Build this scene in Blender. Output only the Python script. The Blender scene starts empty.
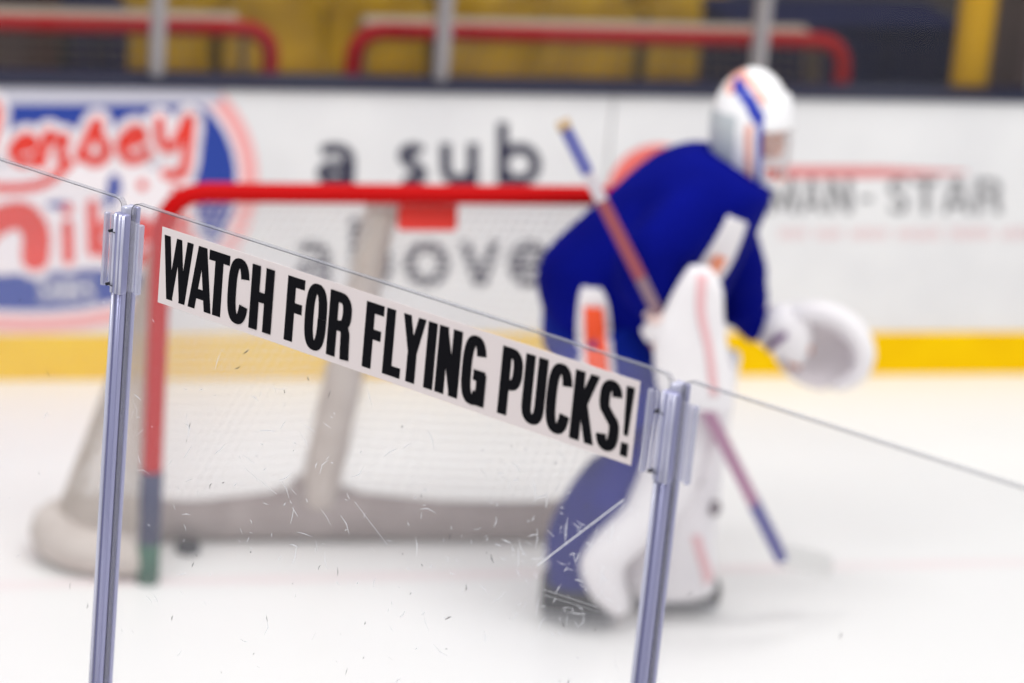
import bpy, bmesh, math, random
from mathutils import Vector, Matrix
random.seed(7)
S = bpy.context.scene
COL = S.collection
PI = math.pi

# ------------------------------------------------------------------ camera, world, lights, exposure
cd = bpy.data.cameras.new('camera'); cam = bpy.data.objects.new('camera', cd); COL.objects.link(cam)
rt, up, fw = Vector((.971, -.228, .075)), Vector((.003, .326, .945)), Vector((.240, .918, -.317))
fw.normalize(); rt = (rt - fw*rt.dot(fw)).normalized(); up = rt.cross(fw)
CP = Vector((-1.099, -8.297, 3.626))
cam.matrix_world = Matrix(((rt.x, up.x, -fw.x, CP.x), (rt.y, up.y, -fw.y, CP.y), (rt.z, up.z, -fw.z, CP.z), (0, 0, 0, 1)))
cd.sensor_width = 36; cd.sensor_fit = 'HORIZONTAL'; cd.lens = 3000/1024*36
cd.clip_start = .1; cd.clip_end = 200
cd.dof.use_dof = True; cd.dof.focus_distance = 5.35; cd.dof.aperture_fstop = 1.75
S.camera = cam
w = bpy.data.worlds.new('arena'); S.world = w; w.use_nodes = True
bg = w.node_tree.nodes['Background']; bg.inputs[0].default_value = (.965, .98, 1, 1); bg.inputs[1].default_value = .48
S.view_settings.view_transform = 'Standard'; S.view_settings.look = 'None'
S.view_settings.exposure = .18; S.view_settings.gamma = 1
S.view_settings.use_curve_mapping = False
def lamp(name, loc, sx, sy, power, aim=None):
    l = bpy.data.lights.new(name, 'AREA'); l.shape = 'RECTANGLE'; l.size = sx; l.size_y = sy; l.energy = power
    l.color = (1, .995, .98)
    o = bpy.data.objects.new(name, l); COL.objects.link(o); o.location = loc
    if aim: o.rotation_euler = (Vector(aim)-Vector(loc)).to_track_quat('-Z', 'Y').to_euler()
    return o
lamp('arena_light', (-3, -4, 8), 5, 2, 235)
lamp('arena_light', (4, -4, 8), 5, 2, 260)
lamp('arena_light', (1, -.6, 8.2), 5, 2, 190)
lamp('stand_light', (1.5, 5.5, 6.5), 5, .6, 26)

# ------------------------------------------------------------------ helpers
def lin(c): return tuple(((v/255/12.92) if v/255 <= .04045 else ((v/255+.055)/1.055)**2.4) for v in c)
def mat(name, rgb, rough=.5, metal=0, spec=.5, rgb2=None, scale=8, bump=0, trans=0):
    m = bpy.data.materials.new(name); m.use_nodes = True; nt = m.node_tree; b = nt.nodes['Principled BSDF']
    c = lin(rgb)+(1,); b.inputs['Base Color'].default_value = c; b.inputs['Roughness'].default_value = rough
    b.inputs['Metallic'].default_value = metal; b.inputs['Specular IOR Level'].default_value = spec
    if rgb2 or bump:
        tc = nt.nodes.new('ShaderNodeTexCoord'); n = nt.nodes.new('ShaderNodeTexNoise'); n.inputs['Scale'].default_value = scale
        n.inputs['Detail'].default_value = 4
        nt.links.new(tc.outputs['Object'], n.inputs['Vector'])
        if rgb2:
            mx = nt.nodes.new('ShaderNodeMix'); mx.data_type = 'RGBA'
            mx.inputs[6].default_value = c; mx.inputs[7].default_value = lin(rgb2)+(1,)
            r = nt.nodes.new('ShaderNodeMapRange'); r.inputs[1].default_value = .35; r.inputs[2].default_value = .65
            nt.links.new(n.outputs[0], r.inputs[0]); nt.links.new(r.outputs[0], mx.inputs[0]); nt.links.new(mx.outputs[2], b.inputs['Base Color'])
        if bump:
            bp = nt.nodes.new('ShaderNodeBump'); bp.inputs['Strength'].default_value = bump; bp.inputs['Distance'].default_value = .01
            nt.links.new(n.outputs[0], bp.inputs['Height']); nt.links.new(bp.outputs[0], b.inputs['Normal'])
    return m
def clear_mat(name, tint=(1, 1, 1), clear=.9, gloss=.06, haze=(230, 230, 235), rough=.03):
    """see-through plastic sheet: transparent + surface reflection + a little milky scatter"""
    m = bpy.data.materials.new(name); m.use_nodes = True; nt = m.node_tree; N = nt.nodes
    for n in list(N): N.remove(n)
    out = N.new('ShaderNodeOutputMaterial'); t = N.new('ShaderNodeBsdfTransparent'); t.inputs[0].default_value = tint+(1,)
    d = N.new('ShaderNodeBsdfDiffuse'); d.inputs[0].default_value = lin(haze)+(1,)
    g = N.new('ShaderNodeBsdfGlossy'); g.inputs['Roughness'].default_value = rough; g.inputs[0].default_value = (.9, .9, .95, 1)
    a = N.new('ShaderNodeMixShader'); a.inputs[0].default_value = clear
    nt.links.new(d.outputs[0], a.inputs[1]); nt.links.new(t.outputs[0], a.inputs[2])
    lw = N.new('ShaderNodeLayerWeight'); lw.inputs['Blend'].default_value = .5
    pw = N.new('ShaderNodeMath'); pw.operation = 'POWER'; pw.inputs[1].default_value = 4; nt.links.new(lw.outputs['Facing'], pw.inputs[0])
    mu = N.new('ShaderNodeMath'); mu.operation = 'MULTIPLY_ADD'; mu.inputs[1].default_value = .5; mu.inputs[2].default_value = gloss; nt.links.new(pw.outputs[0], mu.inputs[0]); mu.use_clamp = True
    b = N.new('ShaderNodeMixShader'); nt.links.new(mu.outputs[0], b.inputs[0])
    nt.links.new(a.outputs[0], b.inputs[1]); nt.links.new(g.outputs[0], b.inputs[2]); nt.links.new(b.outputs[0], out.inputs[0])
    return m
class MB:
    def __init__(s): s.v = []; s.f = []; s.mi = []
    def add(s, vs, fs, mi=0):
        k = len(s.v); s.v += [tuple(v) for v in vs]; s.f += [tuple(i+k for i in f) for f in fs]; s.mi += [mi]*len(fs); return s
    def box(s, lo, hi, mi=0):
        (a, b, c), (d, e, f) = lo, hi
        vs = [(a,b,c),(d,b,c),(d,e,c),(a,e,c),(a,b,f),(d,b,f),(d,e,f),(a,e,f)]
        return s.add(vs, [(0,3,2,1),(4,5,6,7),(0,1,5,4),(1,2,6,5),(2,3,7,6),(3,0,4,7)], mi)
    def rings(s, R, cap=True, mi=0, closed=False):
        n = len(R[0]); vs = [p for r in R for p in r]; fs = []
        m = len(R)
        for i in range(m if closed else m-1):
            j = (i+1) % m
            for k in range(n): fs.append((i*n+k, i*n+(k+1) % n, j*n+(k+1) % n, j*n+k))
        if cap and not closed: fs.append(tuple(range(n))[::-1]); fs.append(tuple((m-1)*n+k for k in range(n)))
        return s.add(vs, fs, mi)
    def tube(s, pts, r, n=10, cap=True, closed=False, mi=0, rx=None, side=None):
        """round (or flattened: rx across 'side') tube through pts; r number or list"""
        pts = [Vector(p) for p in pts]; m = len(pts); R = []; prev = None
        for i, p in enumerate(pts):
            a = pts[i-1] if (i > 0 or closed) else p; b = pts[(i+1) % m] if (i < m-1 or closed) else p
            t = (b-a).normalized()
            if side is not None: u = Vector(side)
            elif prev is None: u = Vector((0, 0, 1)) if abs(t.z) < .9 else Vector((1, 0, 0))
            else: u = prev
            u = (u - t*u.dot(t)).normalized(); prev = u; v = t.cross(u)
            ra = r[i] if hasattr(r, '__len__') else r; rb = ra if rx is None else (rx[i] if hasattr(rx, '__len__') else rx)
            R.append([p + u*(rb*math.cos(2*PI*k/n)) + v*(ra*math.sin(2*PI*k/n)) for k in range(n)])
        return s.rings(R, cap, mi, closed)
    def ball(s, c, rx, ry, rz, nu=16, nv=10, M=None, mi=0):
        c = Vector(c); R = []
        for j in range(1, nv):
            th = PI*j/nv
            row = [Vector((rx*math.sin(th)*math.cos(2*PI*k/nu), ry*math.sin(th)*math.sin(2*PI*k/nu), rz*math.cos(th))) for k in range(nu)]
            R.append([(M@p if M else p)+c for p in row])
        return s.rings(R, True, mi)
    def build(s, name, m, parent=None, smooth=False, bevel=0):
        me = bpy.data.meshes.new(name); me.from_pydata(s.v, [], s.f)
        for mm in (m if isinstance(m, (list, tuple)) else [m]): me.materials.append(mm)
        me.polygons.foreach_set('material_index', s.mi)
        bm = bmesh.new(); bm.from_mesh(me); bmesh.ops.recalc_face_normals(bm, faces=bm.faces); bm.to_mesh(me); bm.free()
        if smooth: me.polygons.foreach_set('use_smooth', [True]*len(me.polygons))
        me.update(); o = bpy.data.objects.new(name, me); COL.objects.link(o)
        if bevel:
            b = o.modifiers.new('bevel', 'BEVEL'); b.width = bevel; b.segments = 2; b.limit_method = 'ANGLE'
        if parent: o.parent = parent
        return o
def remesh(o, vox, sm=4):
    """fuse the shapes of a mesh into one continuous skin"""
    a = o.modifiers.new('fuse', 'REMESH'); a.mode = 'VOXEL'; a.voxel_size = vox; a.use_smooth_shade = True
    b = o.modifiers.new('smooth', 'SMOOTH'); b.iterations = sm; b.factor = .5
    dg = bpy.context.evaluated_depsgraph_get(); me = bpy.data.meshes.new_from_object(o.evaluated_get(dg))
    o.modifiers.clear(); o.data = me; me.polygons.foreach_set('use_smooth', [True]*len(me.polygons)); return o
def tag(o, label=None, cat=None, group=None, kind=None):
    for k, v in (('label', label), ('category', cat), ('group', group), ('kind', kind)):
        if v: o[k] = v
    return o
def empty(name, loc=(0, 0, 0), rz=0, rx=0):
    o = bpy.data.objects.new(name, None); COL.objects.link(o); o.location = loc; o.rotation_euler = (rx, 0, rz); o.empty_display_size = .1; return o
def copy_tree(o, parent=None):
    c = o.copy(); COL.objects.link(c); c.parent = parent
    for ch in o.children: copy_tree(ch, c)
    return c
def spline(pts, n=6, closed=False):
    """Catmull-Rom through tuples of any length"""
    P = [tuple(p) for p in pts]; m = len(P); out = []
    for i in range(m if closed else m-1):
        p0 = P[(i-1) % m] if (i > 0 or closed) else P[0]; p1 = P[i]; p2 = P[(i+1) % m]
        p3 = P[(i+2) % m] if (i+2 < m or closed) else P[-1]
        for k in range(n):
            t = k/n
            out.append(tuple(.5*(2*b+(c-a)*t+(2*a-5*b+4*c-d)*t*t+(3*b-a-3*c+d)*t**3) for a, b, c, d in zip(p0, p1, p2, p3)))
    if not closed: out.append(P[-1])
    return out

# ------------------------------------------------------------------ flat lettering: 2-D ribbons
def arc(cx, cy, rx, ry, a0, a1, n=14, e=2.0):
    o = []
    for i in range(n+1):
        a = math.radians(a0+(a1-a0)*i/n); c, s_ = math.cos(a), math.sin(a)
        o.append((cx+rx*math.copysign(abs(c)**(2/e), c), cy+ry*math.copysign(abs(s_)**(2/e), s_)))
    return o
class Flat:
    """polygons in a plane; each polygon a list of 2-D points"""
    def __init__(s): s.p = []
    def ribbon(s, pts, hx, hy=None, closed=False, round_=False, mit=1.8):
        hy = hx if hy is None else hy; q = [pts[0]]
        for p in pts[1:]:
            if abs(p[0]-q[-1][0])+abs(p[1]-q[-1][1]) > 1e-6: q.append(p)
        if closed and abs(q[0][0]-q[-1][0])+abs(q[0][1]-q[-1][1]) < 1e-6: q.pop()
        m = len(q); L = []; R = []
        if round_:      # brush stroke: a bar for each step, a dot at each joint
            for a, b in zip(q, q[1:]):
                d = math.hypot(b[0]-a[0], b[1]-a[1]); nx, ny = -(b[1]-a[1])/d*hx, (b[0]-a[0])/d*hx
                s.p.append([(a[0]+nx, a[1]+ny), (b[0]+nx, b[1]+ny), (b[0]-nx, b[1]-ny), (a[0]-nx, a[1]-ny)])
            for e in q: s.p.append(arc(e[0], e[1], hx, hx, 0, 337.5, 15))
            return s
        for i in range(m):
            a = q[i-1] if (i or closed) else None; b = q[(i+1) % m] if (i < m-1 or closed) else None
            def nm(u, v):
                d = math.hypot(v[0]-u[0], v[1]-u[1]); return (-(v[1]-u[1])/d, (v[0]-u[0])/d)
            if a is None: n = nm(q[i], b); k = 1
            elif b is None: n = nm(a, q[i]); k = 1
            else:
                n1, n2 = nm(a, q[i]), nm(q[i], b); n = (n1[0]+n2[0], n1[1]+n2[1]); d = math.hypot(*n) or 1
                n = (n[0]/d, n[1]/d); k = min(mit, 1/max(.3, n[0]*n1[0]+n[1]*n1[1]))
            L.append((q[i][0]+n[0]*hx*k, q[i][1]+n[1]*hy*k)); R.append((q[i][0]-n[0]*hx*k, q[i][1]-n[1]*hy*k))
        for i in range(m if closed else m-1):
            j = (i+1) % m; s.p.append([L[i], L[j], R[j], R[i]])
        return s
    def diag(s, x0, y0, x1, y1, h): s.p.append([(x0-h, y0), (x0+h, y0), (x1+h, y1), (x1-h, y1)]); return s
    def poly(s, pts): s.p.append(list(pts)); return s
    def shifted(s, dx, dy, k=1, ky=None):
        ky = k if ky is None else ky; r = Flat(); r.p = [[(x*k+dx, y*ky+dy) for x, y in p] for p in s.p]; return r
    def mesh(s, mp, mb=None, lift=.0008):
        mb = mb or MB()
        n = max(1, len(s.p))
        for i, p in enumerate(s.p):     # overlapping strokes lie a hair apart
            mb.add([(lambda v: (v[0], v[1]-lift*i/n, v[2]))(mp(x, y)) for x, y in p], [tuple(range(len(p)))])
        return mb
SX, SY = .104, .078
def caps(ch):
    f = Flat(); a, b = SX, SY; w = {'W': .755, 'A': .585, 'T': .52, 'C': .525, 'H': .55, 'F': .42, 'O': .52, 'R': .53, 'L': .41, 'Y': .52, 'I': .21,
        'N': .52, 'G': .52, 'P': .47, 'U': .485, 'K': .51, 'S': .465, '!': .19, 'M': .66, 'B': .52, '-': .34}[ch]
    v = lambda x, y0=0, y1=1: f.ribbon([(x, y0), (x, y1)], a)
    hb = lambda y, x0, x1: f.ribbon([(x0, y), (x1, y)], b)
    if ch == 'W':
        d = .080
        f.diag(d, 1, .22, 0, d).diag(.22, 0, .39, 1, d*.85).diag(.39, 1, w-.22, 0, d*.85).diag(w-.22, 0, w-d, 1, d)
    if ch == 'A': d = SX*.85; f.diag(d*.95, 0, w/2-.02, 1, d).diag(w-d*.95, 0, w/2+.02, 1, d); hb(.25, .13, w-.13)
    if ch == 'T': v(w/2); hb(1-b, 0, w)
    if ch in 'CG':
        f.ribbon(arc(w/2, .5, w/2-a, .5-b+.012, 22 if ch == 'C' else 25, 338 if ch == 'C' else 320, 30, 2.7), a, b)
        if ch == 'G': hb(.44, w*.5, w); v(w-a*.75, 0, .48)
    if ch in 'HN': v(a); v(w-a)
    if ch == 'H': hb(.52, a, w-a)
    if ch == 'N': f.diag(a*1.0, 1, w-a*1.0, 0, a*.82)
    if ch == 'F': v(a); hb(1-b, 0, w); hb(.53, a, w*.92)
    if ch == 'L': v(a); hb(b, 0, w)
    if ch == 'I': v(w/2)
    if ch == 'O': f.ribbon(arc(w/2, .5, w/2-a, .5-b+.012, 0, 350, 35, 2.7), a, b, True)
    if ch in 'PRB':
        v(a); y0 = .46 if ch == 'P' else .49; ym = (1-b+y0)/2
        f.ribbon([(a, 1-b), (w*.45, 1-b)]+arc(w*.45, ym, w*.55-a, 1-b-ym, 90, -90, 12, 2.6)+[(a, y0)], a, b)
        if ch == 'R': f.ribbon([(w*.45, y0)]+arc(w*.52, y0-.16, w*.48-a-.01, .16, 90, 0, 8, 2.6)+[(w-a, .12), (w-a+.01, 0)], a, b)
        if ch == 'B': f.ribbon([(a, b), (w*.45, b)]+arc(w*.45, (b+y0)/2, w*.55-a, (y0-b)/2, -90, 90, 12, 2.6)+[(a, y0)], a, b)
    if ch == 'U': f.ribbon([(a, 1), (a, .28)]+arc(w/2, .28, w/2-a, .28-b, 180, 360, 16, 2.5)+[(w-a, 1)], a, b)
    if ch == 'Y': f.diag(.088, 1, w/2, .4, .088).diag(w-.088, 1, w/2, .4, .088); v(w/2, 0, .43)
    if ch == 'K': v(a); f.diag(a+.03, .36, w-.095, 1, .095).diag(w*.42, .56, w-.095, 0, .095)
    if ch == 'S':
        f.ribbon(arc(w/2, .735, w/2-a, .265-b+.01, 12, 222, 16, 2.5)+[(w*.5, .5)]+arc(w/2, .27, w/2-a, .27-b+.01, 42, -168, 16, 2.5), a, b)
    if ch == '!': f.p.append([(0.01, 1), (w-.01, 1), (w-.05, .3), (.05, .3)]); f.p.append([(.02, 0), (w-.02, 0), (w-.02, .19), (.02, .19)])
    if ch == 'M': v(a); v(w-a); f.diag(a*1.1, 1, w/2, .1, a*.8).diag(w-a*1.1, 1, w/2, .1, a*.8)
    if ch == '-': hb(.42, .03, w-.03)
    return f, w

# ------------------------------------------------------------------ materials
M_white_board = mat('dasher_white', (236, 235, 236), .5, rgb2=(228, 227, 229), scale=3, spec=.2)
M_yellow_kick = mat('kick_yellow', (250, 204, 0), .6, rgb2=(244, 194, 0), scale=5, spec=.08)
M_cap = mat('cap_navy', (28, 32, 58), .5)
M_navy_print = mat('print_charcoal', (38, 38, 66), .6)
M_logo_blue = mat('print_blue', (28, 62, 158), .55)
M_logo_red = mat('print_red', (238, 58, 44), .55)
M_logo_pink = mat('print_pale_red', (246, 176, 176), .55)
M_logo_white = mat('print_white', (246, 238, 242), .55)
M_print_grey = mat('print_grey', (140, 139, 142), .6)
M_print_pink = mat('print_pink_grey', (234, 206, 208), .6)
M_print_coral = mat('print_coral', (238, 112, 104), .6)
M_print_dullred = mat('print_dull_red', (226, 138, 138), .6)
M_lavender = mat('print_lavender', (205, 204, 218), .6)
M_panel = clear_mat('acrylic_sheet', (.985, .985, .99), .945, .022, (225, 222, 226))
M_far_panel = clear_mat('far_acrylic', (.97, .97, .97), .985, .008, (190, 186, 186))
M_edge = clear_mat('acrylic_edge', (.88, .88, .9), .68, .04, (160, 160, 168), .15)
M_clip = clear_mat('clear_clip', (.96, .96, .985), .85, .05, (240, 238, 242), .06)
M_clip_edge = clear_mat('clear_clip_edge', (.86, .86, .93), .52, .08, (214, 214, 230), .1)
M_post = mat('post_lavender', (158, 158, 194), .28, .35, .6)
M_post_hi = mat('post_lit', (205, 205, 226), .25, .3, .6)  # lighter copy of the post lavender, highlight put into the colour
M_post_dark = mat('post_shade', (112, 112, 152), .35, .2)  # darker copy of the post lavender, shade between the ribs as colour
M_screw = mat('screw_dark', (40, 40, 48), .4, .6)
M_sign = mat('sign_vinyl', (234, 222, 222), .6, spec=.2)
M_black = mat('letter_black', (10, 9, 16), .7, spec=.1)
M_scr_w = mat('scratch_white', (240, 240, 246), .8)
M_scr_d = mat('scratch_dark', (70, 66, 72), .8)
M_red = mat('goal_red', (190, 4, 6), .5, spec=.1)
M_red_far = mat('goal_red_dull', (164, 10, 18), .6, spec=.08)
M_navyband = mat('post_navy', (36, 42, 84), .6)
M_greenband = mat('post_green', (26, 88, 66), .6)
M_pad_grey = mat('base_pad_grey', (172, 160, 157), .8, rgb2=(156, 144, 141), scale=9, spec=.1)
M_pad_pale = mat('base_pad_pale', (212, 201, 193), .8, rgb2=(198, 186, 178), scale=9, spec=.1)
M_net = mat('net_white', (228, 225, 224), .8)
M_net_pad_red = mat('net_red', (236, 70, 62), .7, spec=.1)
M_rubber = mat('rubber', (30, 32, 44), .6)

# ------------------------------------------------------------------ ice
fm = bpy.data.materials.new('ice'); fm.use_nodes = True; nt = fm.node_tree; b = nt.nodes['Principled BSDF']
tc = nt.nodes.new('ShaderNodeTexCoord'); sep = nt.nodes.new('ShaderNodeSeparateXYZ'); nt.links.new(tc.outputs['Object'], sep.inputs[0])
n1 = nt.nodes.new('ShaderNodeTexNoise'); n1.inputs['Scale'].default_value = 1.3; n1.inputs['Detail'].default_value = 5; nt.links.new(tc.outputs['Object'], n1.inputs[0])
mp = nt.nodes.new('ShaderNodeMapping'); mp.inputs['Scale'].default_value = (1.2, 9, 1); mp.inputs['Rotation'].default_value = (0, 0, .4); nt.links.new(tc.outputs['Object'], mp.inputs[0])
n2 = nt.nodes.new('ShaderNodeTexNoise'); n2.inputs['Scale'].default_value = 3; n2.inputs['Detail'].default_value = 6; nt.links.new(mp.outputs[0], n2.inputs[0])
mx = nt.nodes.new('ShaderNodeMix'); mx.data_type = 'RGBA'; mx.inputs[6].default_value = lin((244, 243, 241))+(1,); mx.inputs[7].default_value = lin((238, 237, 235))+(1,)
nt.links.new(n1.outputs[0], mx.inputs[0])
ab = nt.nodes.new('ShaderNodeMath'); ab.operation = 'ABSOLUTE'; nt.links.new(sep.outputs[1], ab.inputs[0])
lt = nt.nodes.new('ShaderNodeMath'); lt.operation = 'LESS_THAN'; lt.inputs[1].default_value = .03; nt.links.new(ab.outputs[0], lt.inputs[0])
ml = nt.nodes.new('ShaderNodeMath'); ml.operation = 'MULTIPLY'; nt.links.new(lt.outputs[0], ml.inputs[0]); nt.links.new(n2.outputs[0], ml.inputs[1])
m2 = nt.nodes.new('ShaderNodeMix'); m2.data_type = 'RGBA'; m2.inputs[7].default_value = lin((240, 190, 196))+(1,)
mz = nt.nodes.new('ShaderNodeMath'); mz.operation = 'MULTIPLY'; mz.inputs[1].default_value = .5; nt.links.new(ml.outputs[0], mz.inputs[0]); nt.links.new(mz.outputs[0], m2.inputs[0]); nt.links.new(mx.outputs[2], m2.inputs[6]); nt.links.new(m2.outputs[2], b.inputs['Base Color'])
b.inputs['Roughness'].default_value = .32; b.inputs['Specular IOR Level'].default_value = .25
bp = nt.nodes.new('ShaderNodeBump'); bp.inputs['Strength'].default_value = .25; bp.inputs['Distance'].default_value = .004
nt.links.new(n2.outputs[0], bp.inputs['Height']); nt.links.new(bp.outputs[0], b.inputs['Normal'])
fl = MB().box((-9, -9, -.1), (11, 1.9, 0)).build('floor', fm); tag(fl, kind='structure')
bf = MB().box((-9, 1.9, -.1), (11, 9.2, 0)).build('floor_back', mat('concrete_brown', (70, 58, 52), .8, rgb2=(54, 46, 44), scale=2)); tag(bf, kind='structure')

# ------------------------------------------------------------------ end boards with their advertisements
WY = 1.81
wall = empty('wall_back', (0, WY, 0)); tag(wall, kind='structure')
def wpart(mb, name, m, bevel=0):
    o = mb.build(name, m, wall, bevel=bevel); o.matrix_parent_inverse = Matrix.Translation((0, -WY, 0)); return o
seams = [-7.91, -5.47, -3.03, -.59, 1.85, 4.29, 6.73, 9.17]
for a, c in zip(seams, seams[1:]):
    wpart(MB().box((a+.003, WY, .165), (c-.003, WY+.05, 1.072)), 'dasher_panel', M_white_board, .004)
    wpart(MB().box((a+.002, WY-.012, .0), (c-.002, WY+.05, .166)), 'kick_plate', M_yellow_kick, .004)
    wpart(MB().box((a+.001, WY-.02, 1.072), (c-.001, WY+.13, 1.102)), 'cap_rail', M_cap, .005)
def bd(x, y, k=1):     # artwork units (traced off a slanting view) -> metres on the board face
    d = 1-7.63817e-5*x-1.09279e-4*y
    return ((3.37583e-3*x+1.08608e-4*y-.343047)/d, WY-.0012*k, (-2.28652e-5*x-3.60202e-3*y+1.36621)/d)
def art(flat, k, name, m): return wpart(flat.mesh(lambda x, y: bd(x, y, k)), name, m)
# left: oval sandwich-shop emblem
f = Flat(); f.p.append([(x, max(y, 88)) for x, y in arc(30, 180, 229, 152, 0, 354, 59, 2.15)]); art(f, 1, 'emblem_ring', M_logo_pink)
f = Flat(); f.p.append([(x, max(y, 100)) for x, y in arc(30, 180, 212, 136, 0, 354, 59, 2.15)]); art(f, 2, 'emblem_rim', M_logo_white)
f = Flat(); f.p.append([(x, max(y, 104)) for x, y in arc(30, 180, 207, 130, 0, 354, 59, 2.15)]); art(f, 3, 'emblem_field', M_logo_blue)
art(Flat().poly([(-300, 87), (222, 87), (222, 103), (-300, 103)]), 4, 'emblem_border', M_lavender)
def script_e(x, y, w, h): return spline([(x, y+h*.55), (x+w*.9, y+h*.3), (x+w*.6, y), (x+w*.1, y+h*.35), (x+w*.15, y+h*.85), (x+w*.55, y+h), (x+w*1.1, y+h*.75)], 5)
def script_r(x, y, w, h): return spline([(x, y+h), (x+w*.3, y), (x+w*.35, y+h*.2), (x+w*.9, y+h*.15), (x+w*.75, y+h*.7), (x+w*1.05, y+h*.95)], 5)
def script_s(x, y, w, h): return spline([(x, y+h*.85), (x+w*.6, y-h*.05), (x+w*.65, y+h*.25), (x+w*.98, y+h*.7), (x+w*.6, y+h), (x+w*.1, y+h*.85)], 5)
def script_y(x, y, w, h): return spline([(x, y), (x+w*.05, y+h*.4), (x+w*.4, y+h*.5), (x+w*.9, y-h*.05), (x+w*.85, y+h*.5), (x+w*.7, y+h), (x+w*.2, y+h*1.02)], 5)
def script_J(x, y, w, h): return spline([(x, y+h*.1), (x+w*.5, y-h*.05), (x+w, y), (x+w*.85, y+h*.6), (x+w*.6, y+h*1.05), (x+w*.1, y+h)], 5)
word1 = [(script_J(-52, 108, 46, 66), 8), (script_e(13, 136, 24, 26), 5.2), (script_r(41, 133, 27, 31), 5.2), (script_s(81, 124, 27, 37), 5.6), (script_e(121, 128, 25, 31), 5.2), (script_y(160, 120, 33, 52), 5.2)]
wordM = [(spline([(-72, 258), (-66, 222), (-52, 208), (-36, 220), (-26, 256)], 5), 12), (spline([(-26, 256), (-10, 226), (20, 214), (36, 230), (36, 256)], 5), 14),
         (spline([(-60, 172), (-10, 186), (40, 184), (68, 164)], 6), 5),
         ([(68, 224), (69, 258)], 6), ([(93, 204), (94, 250)], 6), (spline([(112, 222), (97, 236), (114, 258)], 5), 6),
         (script_e(127, 222, 26, 36), 7), (script_s(166, 222, 28, 38), 7), (arc(68, 208, 3, 3, 0, 300, 6), 3), (arc(143, 184, 2.6, 2.6, 0, 300, 6), 2.6), (spline([(176, 188), (182, 196), (176, 206)], 4), 4)]
f = Flat()
for p, r in word1+wordM: f.ribbon(p, r+8.5, round_=True, mit=1)
f.poly(spline([(-70, 178), (20, 164), (110, 164), (190, 176), (196, 215), (188, 262), (90, 268), (-70, 268)], 6, True))
art(f, 5, 'script_halo', M_logo_white)
f = Flat(); f.p.append(arc(115, 186, 7, 13, 0, 345, 23)); f.p.append(arc(60, 204, 13, 4, 0, 345, 23)); f.p.append(arc(109, 200, 4.5, 9, 0, 345, 23)); art(f, 6, 'script_gap', M_logo_blue)
f = Flat()
for p, r in word1+wordM: f.ribbon(p, r, round_=True, mit=1)
art(f, 7, 'script_lettering', M_logo_red)
f = Flat(); x = 38
for ch in 'SUBS':
    g, wd = caps(ch); f.p += [[(x+px*26, 300-py*22) for px, py in p] for p in g.p]; x += wd*26+2.5
art(f, 7, 'banner_lettering', M_lavender)
# middle: dark round sans slogan
f = Flat(); h = 5.4
def low(ch, x, w, base, xh):
    t = base-xh; cx, cy = x+w/2, base-xh/2; rx, ry = w/2-h, xh/2-h+.6
    if ch == 'a':
        f.ribbon(spline([(x+h*.8, t+xh*.2), (cx-1, t+h-.5), (x+w-h, t+xh*.3), (x+w-h, base)], 6), h); f.ribbon(arc(cx-.5, base-xh*.29, rx, xh*.29-h+.6, 0, 350, 25), h, h, True)
    if ch == 's': f.ribbon(arc(cx, t+xh*.28, rx, xh*.28-h+.5, -25, -180-70, 14)+arc(cx, base-xh*.27, rx, xh*.27-h+.5, -60, 150, 14), h)
    if ch == 'u': f.ribbon([(x+h, t), (x+h, base-xh*.4)]+arc(cx, base-xh*.4, rx, xh*.4-h+.5, 180, 0, 12), h); f.ribbon([(x+w-h, t), (x+w-h, base)], h)
    if ch == 'b': f.ribbon([(x+h, t-xh*.5), (x+h, base)], h)
    if ch in 'bo': f.ribbon(arc(cx, cy, rx, ry, 0, 350, 29), h, h, True)
    if ch == 'v': f.diag(x+h, t, cx, base, h).diag(x+w-h, t, cx, base, h)
    if ch == 'e': f.ribbon(arc(cx, cy, rx, ry, 45, 360, 24)[:]+[(x+h, cy)], h)
low('a', 318, 37, 185, 42); low('s', 399, 29, 185, 42); low('u', 441, 38, 185, 42); low('b', 498, 44, 185, 42)
low('a', 297, 34, 286, 45); low('b', 351, 42, 286, 45); low('o', 405, 45, 286, 45); low('v', 460, 42, 286, 45); low('e', 509, 43, 286, 45)
art(f, 2, 'slogan_lettering', M_navy_print)
# right: red ball with its trailing line over grey capitals
f = Flat(); f.p.append(arc(660, 196, 52, 52, 0, 354, 59)); art(f, 1, 'ball_emblem', M_print_coral)
f = Flat(); f.p.append([(705, 165), (880, 166), (968, 171), (968, 173), (880, 177), (705, 178)]); art(f, 2, 'trail_line', M_print_dullred)
f = Flat()
SX, SY = .074, .074
for ch, x, w_ in (('M', 768, 29), ('A', 801, 23), ('N', 828, 25), ('-', 860, 14), ('S', 889, 20), ('T', 914, 25), ('A', 943, 29), ('R', 976, 26)):
    g, wd = caps(ch); f.p += [[(x+px*w_/wd, 213-py*35) for px, py in p] for p in g.p]
art(f, 2, 'capital_lettering', M_print_grey); SX, SY = .104, .078
f = Flat(); rr = random.Random(3); x = 782
while x < 1085:
    n = rr.randint(4, 8)
    for i in range(n): f.ribbon([(x, 226+rr.random()*3), (x, 239)], 1.3); f.ribbon([(x, 239-rr.random()*10), (x+4, 239-rr.random()*10)], 1.0); x += 5.5
    x += 8
art(f, 1, 'small_print', M_print_pink)

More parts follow.
